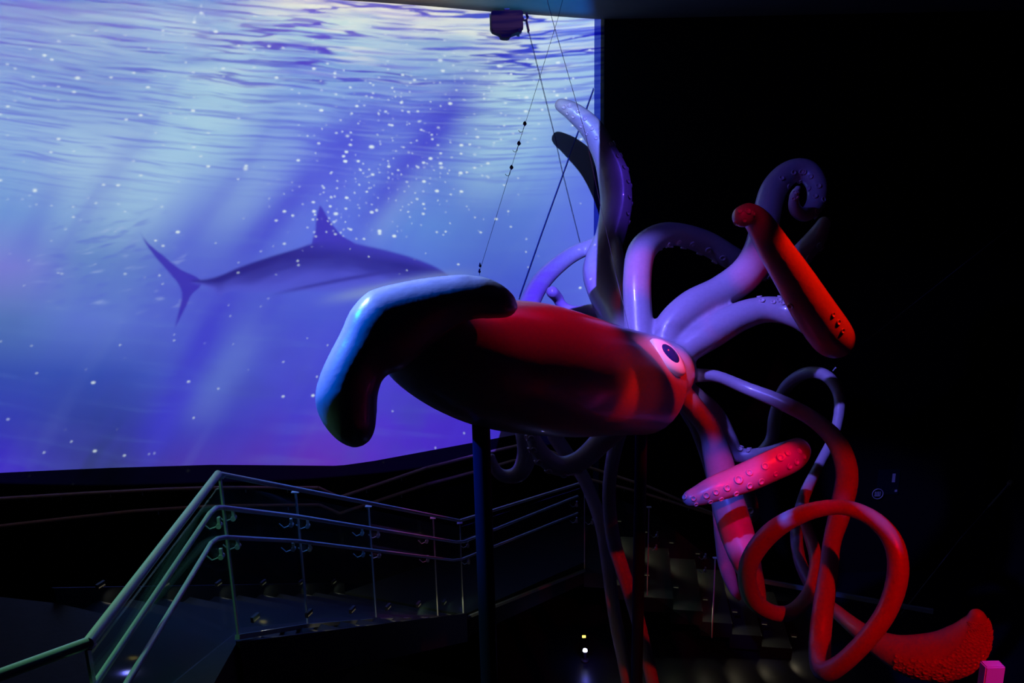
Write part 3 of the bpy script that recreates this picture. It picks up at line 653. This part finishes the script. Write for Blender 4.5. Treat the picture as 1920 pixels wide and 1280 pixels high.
LA = (p5 - p1).length
for i in range(NS):
    a_ = p1 + dA * (LA * i / NS); b_ = p1 + dA * (LA * (i + 1) / NS); z = UL - (UL - ML) * (i + 1) / (NS + 0) + .0
    if i == NS - 1: break
    bm = bmesh.new(); q = [a_, b_ + dA * .02, b_ + dA * .02 + nA * WD, a_ + nA * WD]
    lo = [bm.verts.new((v.x, v.y, z - .2)) for v in q]; hi = [bm.verts.new((v.x, v.y, z)) for v in q]
    bm.faces.new(lo[::-1]); bm.faces.new(hi); [bm.faces.new((lo[k], lo[(k + 1) % 4], hi[(k + 1) % 4], hi[k])) for k in range(4)]
    link('step', bm, 'step', stairA, smooth=False)
def stringer(a, b, za, zb_, h, t, name, parent, m='step'):
    bm = bmesh.new(); d = (b - a).normalized(); nn_ = Vector((-d.y, d.x, 0)) * t
    V = [Vector((a.x, a.y, za)), Vector((b.x, b.y, zb_)), Vector((b.x, b.y, zb_ - h)), Vector((a.x, a.y, za - h))]
    f = [bm.verts.new(v) for v in V]; k = [bm.verts.new(v + nn_) for v in V]
    bm.faces.new(f); bm.faces.new(k[::-1]); [bm.faces.new((f[i], f[(i + 1) % 4], k[(i + 1) % 4], k[i])) for i in range(4)]
    return link(name, bm, m, parent, smooth=False)
stringer(p1 - nA * .03, p5 - nA * .03, UL + .02, ML + .02, .36, .03, 'stringer', stairA)
stringer(p1 + nA * WD, p5 + nA * WD, UL + .12, ML + .12, .5, .03, 'stringer', stairA)
dB = (p6 - p5).normalized()
p7 = Vector((4.4, 8.35, 0)); dC = (p7 - p6).normalized(); nC = Vector((-dC.y, dC.x, 0))
slab('middle_landing', [tuple(p5[:2]), tuple(p6[:2]), tuple((p6 + nC * 1.35)[:2]), (.2, 9.7), (-.9, 9.1), tuple((p5 + nA * WD)[:2])], ML - .3, ML)
NB = 8; stairB = empty('staircase', (p6.x, p6.y, 0), 'dark stone staircase going down to the right, lit at each step', 'staircase')
LB = (p7 - p6).length * .82
for i in range(NB - 1):
    a_ = p6 + dC * (LB * i / NB); b_ = p6 + dC * (LB * (i + 1) / NB); z = ML * (1 - (i + 1) / NB)
    bm = bmesh.new(); q = [a_, b_ + dC * .02, b_ + dC * .02 + nC * 1.3, a_ + nC * 1.3]
    lo = [bm.verts.new((v.x, v.y, max(0, z - .2))) for v in q]; hi = [bm.verts.new((v.x, v.y, z)) for v in q]
    bm.faces.new(lo[::-1]); bm.faces.new(hi); [bm.faces.new((lo[k], lo[(k + 1) % 4], hi[(k + 1) % 4], hi[k])) for k in range(4)]
    link('step', bm, 'step', stairB, smooth=False)
# step lights: small lamps set in the wall side of the flight
def step_light(loc, d, lab, grp, e, col=(1, .86, .55)):
    o = empty('step_light', loc, lab, 'step light', grp); s_ = math.atan2(d.y, d.x); mt = Matrix.Translation(loc) @ Matrix.Rotation(s_, 4, 'Z')
    bm = bmesh.new(); box(bm, (-.035, -.012, -.02), (.035, .012, .02), mt); link('housing', bm, 'blackp', o, smooth=False)
    bm = bmesh.new(); box(bm, (-.028, -.014, -.012), (.028, -.0125, -.004), mt); link('lens', bm, 'lamp_warm', o, smooth=False)
    l_ = bpy.data.lights.new('step_glow', 'SPOT'); l_.energy = e; l_.color = col; l_.spot_size = R(95); l_.spot_blend = .5; l_.shadow_soft_size = .01
    lo = bpy.data.objects.new('step_glow', l_); C.objects.link(lo); lo.location = loc + Vector((d.y, -d.x, 0)) * .03; lo.rotation_euler = (R(-12), 0, s_)
    lo.rotation_euler = (Vector((d.x * .55, d.y * .55, -1)) + Vector((d.y, -d.x, 0)) * .35).to_track_quat('-Z', 'Y').to_euler()
M['lamp_warm'] = emat('lamp_warm', (1, .85, .55), .06)
ORD = ['topmost', 'second from the top', 'third from the top', 'fourth from the top', 'fifth from the top', 'sixth from the top', 'seventh from the top', 'lowest']; M['lamp_cold'] = emat('lamp_cold', (.6, .65, 1), 14); M['lamp_yellow'] = emat('lamp_yellow', (1, .75, .1), 2.5)
for side in (0, 1):
    for i in range(1, NB, 1):
        if side == 0 and i > 6: continue
        a_ = p6 + dC * (LB * (i + .15) / NB) + nC * (1.27 if side == 0 else .10); z = ML * (1 - i / NB) + .12
        step_light(Vector((a_.x, a_.y, z)), dC, 'small %s side lamp of the lower right steps, %s' % ('far' if side == 0 else 'near', ORD[i - 1]), 'step lamps on the %s side of the lower flight' % ('far' if side == 0 else 'near'), 1.6)
for i in range(1, NS, 2):
    for side in (0, 1):
        a_ = p1 + dA * (LA * (i + .15) / NS) + nA * (WD - .03 if side else .12); z = UL - (UL - ML) * i / NS + .12
        step_light(Vector((a_.x, a_.y, z)), dA, 'small %s side lamp of the steps behind the glass, %s' % ('far' if side else 'near', ORD[i // 2]), 'step lamps on the %s side of the upper flight' % ('far' if side else 'near'), 2.5)

# ------------------------------------------------------------------ glass balustrade
bal = empty('glass_balustrade', (p1.x, p1.y, UL), 'glass balustrade with slim top rail, two lower handrails and thin posts along the stairs', 'balustrade')
fl = [(p1, UL), (p1.lerp(p5, .34), None), (p1.lerp(p5, .645), None), (p1.lerp(p5, .90), None), (p5, ML)]
A0 = P(165, 1205, 2.75); A00 = P(-60, 1287, 2.45)
RH = 1.10
tl_ = P(409, 888, 4.4); UZ = tl_.z - RH
rt = [A00, A0, tl_, P(862, 976, 7.8), P(1090, 905, 8.9)]
rt[2].z = tl_.z
seg_tube('top_rail', [rt[0], rt[1]], .024, 'steel', bal, 14); seg_tube('top_rail', [rt[1], rt[2]], .024, 'steel', bal, 14)
seg_tube('top_rail', [rt[2], rt[3]], .017, 'steel', bal, 14); seg_tube('top_rail', [rt[3], rt[4]], .017, 'steel', bal, 14)
def rail2(pts, r_): 
    for a_, b_ in zip(pts, pts[1:]): seg_tube('handrail', [a_, b_], r_, 'steel', bal, 12)
rail2([P(165, 1302, 2.7), P(394, 962, 4.1), P(405, 952, 4.22), P(414, 951, 4.36), P(558, 968, 5.4), P(856, 1016, 7.7), P(870, 1015, 7.8), P(1083, 930, 8.9)], .016)
rail2([P(225, 1302, 2.75), P(396, 1018, 4.1), P(407, 1010, 4.22), P(421, 1007, 4.36), P(556, 1014, 5.4), P(850, 1050, 7.7), P(866, 1048, 7.8), P(1083, 962, 8.9)], .015)
def post(px0, py0, px1, py1, Y, lab=None):
    a_ = P(px0, py0, Y); b_ = P(px1, py1, Y); b_.x = a_.x; bm = bmesh.new(); box(bm, (-.006, -.012, b_.z), (.006, .012, a_.z - .01), Matrix.Translation((a_.x, a_.y, 0)))
    link('post', bm, 'steel', bal, smooth=False); bm = bmesh.new(); box(bm, (-.03, -.02, a_.z - .008), (.03, .02, a_.z), Matrix.Translation((a_.x, a_.y, 0))); link('post_cap', bm, 'steel', bal, smooth=False)
    return a_, b_
PT = [post(412, 893, 445, 1188, 4.42), post(554, 921, 579, 1168, 5.5), post(691, 948, 705, 1158, 6.55), post(812, 970, 822, 1156, 7.4), post(862, 980, 868, 1156, 7.8), post(1096, 905, 1096, 1066, 8.9)]
fr = post(163, 1210, 176, 1400, 2.75)
PR = [post(1217, 950, 1213, 1115, 8.78), post(1341, 1045, 1335, 1195, 8.62)]
for (a0, a1), (b0, b1) in zip(PT, PT[1:]):
    bm = bmesh.new(); tube(bm, [a1 + Vector((0, -.02, -.01)), b1 + Vector((0, -.02, -.01))], .022, 4); link('base_channel', bm, 'channel', bal, smooth=False)
def pane(a, b, off=.0):
    bm = bmesh.new(); (a0, a1), (b0, b1) = a, b; d = (b0 - a0); d.z = 0; d.normalize(); n_ = Vector((-d.y, d.x, 0)) * .006
    V = [a0 + d * .02 - Vector((0, 0, .05)), b0 - d * .02 - Vector((0, 0, .05)), b1 - d * .02 + Vector((0, 0, .03)), a1 + d * .02 + Vector((0, 0, .03))]
    f = [bm.verts.new(v - n_) for v in V]; k = [bm.verts.new(v + n_) for v in V]
    bm.faces.new(f); bm.faces.new(k[::-1]); [bm.faces.new((f[i], f[(i + 1) % 4], k[(i + 1) % 4], k[i])) for i in range(4)]
    link('glass_pane', bm, 'glass', bal, smooth=False)
for a_, b_ in list(zip(PT, PT[1:])) + [(fr, PT[0]), (PT[5], PR[0]), (PR[0], PR[1])]: pane(a_, b_)
# glass clips and rail brackets
def bracket(px, py, Y):
    o = P(px, py, Y); bm = bmesh.new()
    tube(bm, [o, o + Vector((-.05, -.02, -.012)), o + Vector((-.085, -.02, .025))], .0045, 8)
    tube(bm, [o + Vector((.0, -.014, 0)), o + Vector((0, .02, 0))], .017, 14)
    box(bm, (-.006, -.012, 0), (.012, .006, .055), Matrix.Translation(o)); link('rail_bracket', bm, 'steel', bal)
for q in [(411, 985, 4.25), (438, 971, 4.5), (415, 1043, 4.25), (446, 1024, 4.5), (546, 984, 5.4), (577, 986, 5.55), (550, 1029, 5.4), (581, 1029, 5.55), (679, 1000, 6.45), (709, 1004, 6.6), (681, 1040, 6.45), (711, 1042, 6.6), (800, 1015, 7.3), (802, 1050, 7.3), (877, 1023, 7.85), (879, 1054, 7.85),
          (1081, 947, 8.8), (1081, 977, 8.8), (1110, 980, 8.85), (1232, 1004, 8.8), (1230, 1028, 8.8), (1322, 1045, 8.65), (1322, 1070, 8.65)]: bracket(*q)

# ------------------------------------------------------------------ handrails on the wall
def wall_rail(keys, lab, r_=.022, m='wood', off=.10):
    pts = []
    for px, py in keys:
        if px <= 1105:
            h, nn_ = scr_hit(px, py); q = h - nn_ * 0 + (Vector((CP.x, CP.y, h.z)) - h).normalized() * off
        else: q = P(px, py, Y1 + .04 - off)
        pts.append(q)
    o = empty('wall_handrail', pts[0], lab, 'handrail')
    for a_, b_ in zip(pts, pts[1:]): seg_tube('rail', [a_, b_], r_, m, o, 10)
    for i, (a_, b_) in enumerate(zip(pts, pts[1:])):
        if (b_ - a_).length < .8: continue
        for t_ in (.3, .7):
            c_ = a_.lerp(b_, t_); away = Vector((c_.x, c_.y, 0)).normalized()
            seg_tube('wall_bracket', [c_ - Vector((0, 0, .02)), c_ - Vector((0, 0, .06)), c_ - Vector((0, 0, .06)) + away * (off + .02)], .006, 'steel', o, 6)
wall_rail([(-60, 935), (0, 929), (160, 919), (310, 911), (400, 908), (596, 908), (636, 926), (800, 871), (900, 846), (975, 829), (1000, 828), (1105, 871), (1215, 912), (1345, 966)], 'upper brown handrail on the dark wall below the projected sea', .021)
wall_rail([(-60, 990), (0, 980), (130, 965), (250, 952), (400, 942), (598, 940), (636, 956), (800, 902), (900, 876), (962, 858), (985, 857), (1100, 892), (1200, 922), (1330, 962), (1400, 985)], 'lower brown handrail on the dark wall below the projected sea', .021)

# ------------------------------------------------------------------ small things
# black box under the ceiling, standing in for a fixture's cast shadow
YJ = 9.66; pc = P(951, 40, YJ); shadow_box = empty('fixture_shadow_box', Vector((pc.x, YJ, CE)), 'black box under the ceiling, shaped as a fixture shadow on the bright screen', 'shadow box')
sw, zt, zc_ = .185, CE - .02, P(951, 57, YJ).z
bm = bmesh.new(); box(bm, (-sw, -.09, zc_), (sw, .09, CE - .03), Matrix.Translation((pc.x, YJ, 0))); bmesh.ops.bevel(bm, geom=bm.edges[:], offset=.012, segments=2, affect='EDGES'); link('housing', bm, 'matte', shadow_box)
bm = bmesh.new(); lathe(bm, [(.17, zc_ + .01), (.15, zc_ - .015), (.065, zc_ - .045), (.055, zc_ - .07), (.03, zc_ - .08)], 24, Matrix.Translation((pc.x - .02, YJ, 0)) @ Matrix.Diagonal((1, .5, 1, 1))); link('lens', bm, 'matte', shadow_box)  # lens, bracket and catch only trace the outline of the shadow
bm = bmesh.new(); box(bm, (-.03, -.03, CE - .11), (.03, .03, CE), Matrix.Translation((pc.x, YJ, 0))); link('bracket', bm, 'matte', shadow_box, smooth=False)
bm = bmesh.new(); box(bm, (.125, -.09, zc_ - .03), (.16, -.05, zc_ + .01), Matrix.Translation((pc.x, YJ, 0))); link('catch', bm, 'matte', shadow_box, smooth=False)

# suspension wires, the one to the fin carrying three baited hooks
Yl = 3.93
fa = [P(1058, -12, Yl), P(1046, 35, Yl), P(1007, 161, Yl), P(985, 231, Yl), P(973, 268, Yl), P(959, 313, Yl), P(900, 506, Yl), P(899, 516, Yl)]
fa.insert(0, fa[0] + (fa[0] - fa[1]) * ((CE - .002 - fa[0].z) / (fa[0].z - fa[1].z)))
fl_ = empty('fishing_line', fa[0], 'thin line with three purple baited hooks running down to the fin', 'fishing line')
seg_tube('line', fa, .0011, 'matte', fl_, 6)
for q in ((900, 497), (899, 508)):
    bm = bmesh.new(); c_ = P(*q, Yl); lathe(bm, [(.001, -.012), (.007, -.004), (.005, .002), (.001, .014)], 10, Matrix.Translation(c_)); link('weight', bm, 'matte', fl_)
for px, py in ((984, 232), (973, 269), (959, 314)):
    c_ = P(px, py, Yl); sc_ = .55; bm = bmesh.new(); lathe(bm, [(.001, -.02), (.012, -.012), (.018, .0), (.012, .014), (.001, .024)], 12, Matrix.Translation(c_) @ Matrix.Scale(sc_, 4)); b_ = link('bait', bm, 'purple', fl_)
    pts = [c_ + sc_ * Vector((-.005, 0, -.015)), c_ + sc_ * Vector((-.014, 0, -.045))] + [c_ + sc_ * Vector((-.036 + .020 * math.cos(R(a2)), 0, -.052 + .020 * math.sin(R(a2)))) for a2 in range(0, -200, -25)]
    bm = bmesh.new(); tube(bm, pts, .0013, 6); link('hook', bm, 'matte', b_)
def before_screen(px, py, off):
    h, nn_ = scr_hit(px, py)
    if h is None: return P(px, py, Y1 - off)
    return h + (CP - h).normalized() * off
bl = [before_screen(987, 37, .5), before_screen(991, 56, .5), before_screen(1010, 131, .5), before_screen(1038, 244, .5), before_screen(1055, 322, .5), before_screen(1090, 462, .5)]
bl = [CP + (q - CP) * (1 + .38 / (q - CP).length) for q in bl]
hl = empty('hook_line_shadow', bl[0], 'hair thin black tube standing in for a hook line shadow right of the black box', 'shadow_line')
seg_tube('shadow_line', bl, .0028, 'matte', hl, 6); hk = bl[0].copy(); hk.z = CE  # dark tubes for the shadow of a hook and its line
bm = bmesh.new(); tube(bm, [hk, bl[0] + Vector((.02, 0, .03)), bl[0], bl[1]], .011, 8); tube(bm, [bl[0], bl[0] + Vector((-.03, 0, .0)), bl[0] + Vector((-.045, 0, .03))], .008, 8); link('hook_shadow', bm, 'matte', hl)
bm = bmesh.new(); lathe(bm, [(.001, -.03), (.014, -.01), (.004, .03)], 10, Matrix.Translation(bl[1])); link('weight', bm, 'matte', hl)
tag(seg_tube('slanting_shadow', [before_screen(1113, 165, .1), before_screen(1055, 327, .1), before_screen(1014, 441, .1), before_screen(974, 556, .1)], .007, 'darkblue'), 'dark slanting tube standing in for a shadow on the screen, reaching down behind the mantle', 'shadow_line')  # cast shadow built as a dark blue tube just off the screen
wa = [P(1024, -8, 4.1), P(1035, 35, 4.3), P(1098, 252, 5.0), P(1128, 395, 5.4), P(1181, 625, 5.98)]
wa.insert(0, wa[0] + (wa[0] - wa[1]) * ((CE - .002 - wa[0].z) / (wa[0].z - wa[1].z)))
tag(seg_tube('suspension_wire', wa, .0018, 'wire', seg=6), 'steel wire running from the ceiling across the tall upright arm to the head', 'wire')
tag(seg_tube('suspension_wire', [P(1145, 478, 6.9), P(1162, 545, 6.5), P(1187, 632, 6.02)], .002, 'wire'), 'short faint steel wire beside the base of the arched arm', 'wire')
e_ = P(1593, 664, 5.35); far = ray(1925, 402); far = CP + far * ((Y1 + .03) / far.y)
tag(seg_tube('guy_wire', [e_, far], .0045, 'wire'), 'long thin wire from the red elbow arm up to the far wall', 'wire')
f0 = ray(1896, 902); f0 = CP + f0 * (7.13 / f0.x); f1 = P(1800, 1010, f0.y - .7); f2 = P(1690, 1150, f0.y - 1.6)
gw = empty('guy_wire', f0, 'short thick wire with a tensioner fixed to the right wall', 'wire'); seg_tube('wire', [f0, f1, f2], .006, 'wire', gw)
seg_tube('tensioner', [f0.lerp(f1, .06), f0.lerp(f1, .45)], .013, 'steel', gw, 10); seg_tube('wall_anchor', [f0, f0.lerp(f1, .05)], .03, 'steel', gw, 12)
tag(seg_tube('loop_tie', [P(1562, 695, 6.9), P(1567, 689, 6.85)], .006, 'pale'), 'tiny pale wire tie on top of the dark round loop', 'tie')
# safety sign and round emblem on the back wall
YB = Y1 + .035
def plate(name, px0, py0, px1, py1, m, parent, t=.02):
    a_, b_ = P(px0, py0, YB), P(px1, py1, YB); bm = bmesh.new(); box(bm, (min(a_.x, b_.x), YB - t, min(a_.z, b_.z)), (max(a_.x, b_.x), YB, max(a_.z, b_.z))); return link(name, bm, m, parent, smooth=False)
sg = empty('wall_sign', P(1664, 900, YB), 'small dark blue sign with a pale arm mark on the black back wall', 'sign')
plate('board', 1647, 880, 1683, 926, 'navy', sg, .012); plate('mark', 1673, 887, 1677, 903, 'pale', sg, .016); plate('mark', 1649, 883, 1668, 891, 'navy', sg, .016); plate('mark', 1677, 917, 1681, 921, 'pale', sg, .016)
em_ = empty('round_emblem', P(1645, 923, YB), 'small round outlined emblem beside the dark blue wall sign', 'sign'); c_ = P(1644, 924, YB); r_ = rad(c_, 10)
bm = bmesh.new(); tube(bm, [c_ + Vector((math.cos(R(a2)) * r_, -.03, math.sin(R(a2)) * r_)) for a2 in range(0, 361, 15)], .006, 6, cap=False); link('ring', bm, 'pale', em_)
bm = bmesh.new()
for k in range(4): box(bm, (c_.x - r_ * .5 + k * r_ * .3, YB - .03, c_.z - r_ * .45), (c_.x - r_ * .5 + k * r_ * .3 + .01, YB - .02, c_.z + r_ * .4))
box(bm, (c_.x - r_ * .55, YB - .03, c_.z - r_ * .5), (c_.x + r_ * .5, YB - .02, c_.z - r_ * .38)); link('mark', bm, 'pale', em_, smooth=False)
# grey ledge behind the loops
a_, b_ = P(1425, 1088, 9.6), P(1750, 1146, 8.6)
bm = bmesh.new(); d_ = (b_ - a_).normalized(); tube(bm, [a_, b_], .035, 4); tag(link('ledge_rail', bm, 'grey', smooth=False), 'straight grey rail crossing behind the red loops', 'rail')
# floor lamp and glow at the foot of the landing
lp = PZ(1097, 1218, .16); lo_ = empty('floor_uplight', Vector((lp.x, lp.y, 0)), 'tiny bright cold lamp near the floor between the poles', 'lamp')
bm = bmesh.new(); lathe(bm, [(.05, 0), (.05, .02), (.018, .03), (.018, .13), (.035, .14), (.035, .145)], 16, Matrix.Translation((lp.x, lp.y, 0))); link('stand', bm, 'blackp', lo_)
bm = bmesh.new(); lathe(bm, [(.028, .146), (.026, .165), (.012, .175)], 16, Matrix.Translation((lp.x, lp.y, 0))); link('lens', bm, 'lamp_cold', lo_)
point('floor_uplight_glow', (lp.x, lp.y - .1, .22), 1.2, (.15, .15, 1))
yl = P(1095, 1193, 8.7); bm = bmesh.new(); box(bm, (-.022, -.01, -.012), (.022, .01, .012), Matrix.Translation(yl)); tag(link('indicator_lamp', bm, 'lamp_yellow'), 'tiny yellow indicator lamp above the cold floor lamp', 'lamp')
# magenta lit panel at the lower right corner
a_ = P(1858, 1262, 3.6); bm = bmesh.new(); box(bm, (-.05, -.03, -.22), (.055, .03, .06), Matrix.Translation(a_)); bmesh.ops.bevel(bm, geom=bm.edges[:], offset=.006, segments=2, affect='EDGES')
mp = link('marker_post', bm, 'magenta'); tag(mp, 'pale magenta lit block at the lower right corner of the view', 'post')
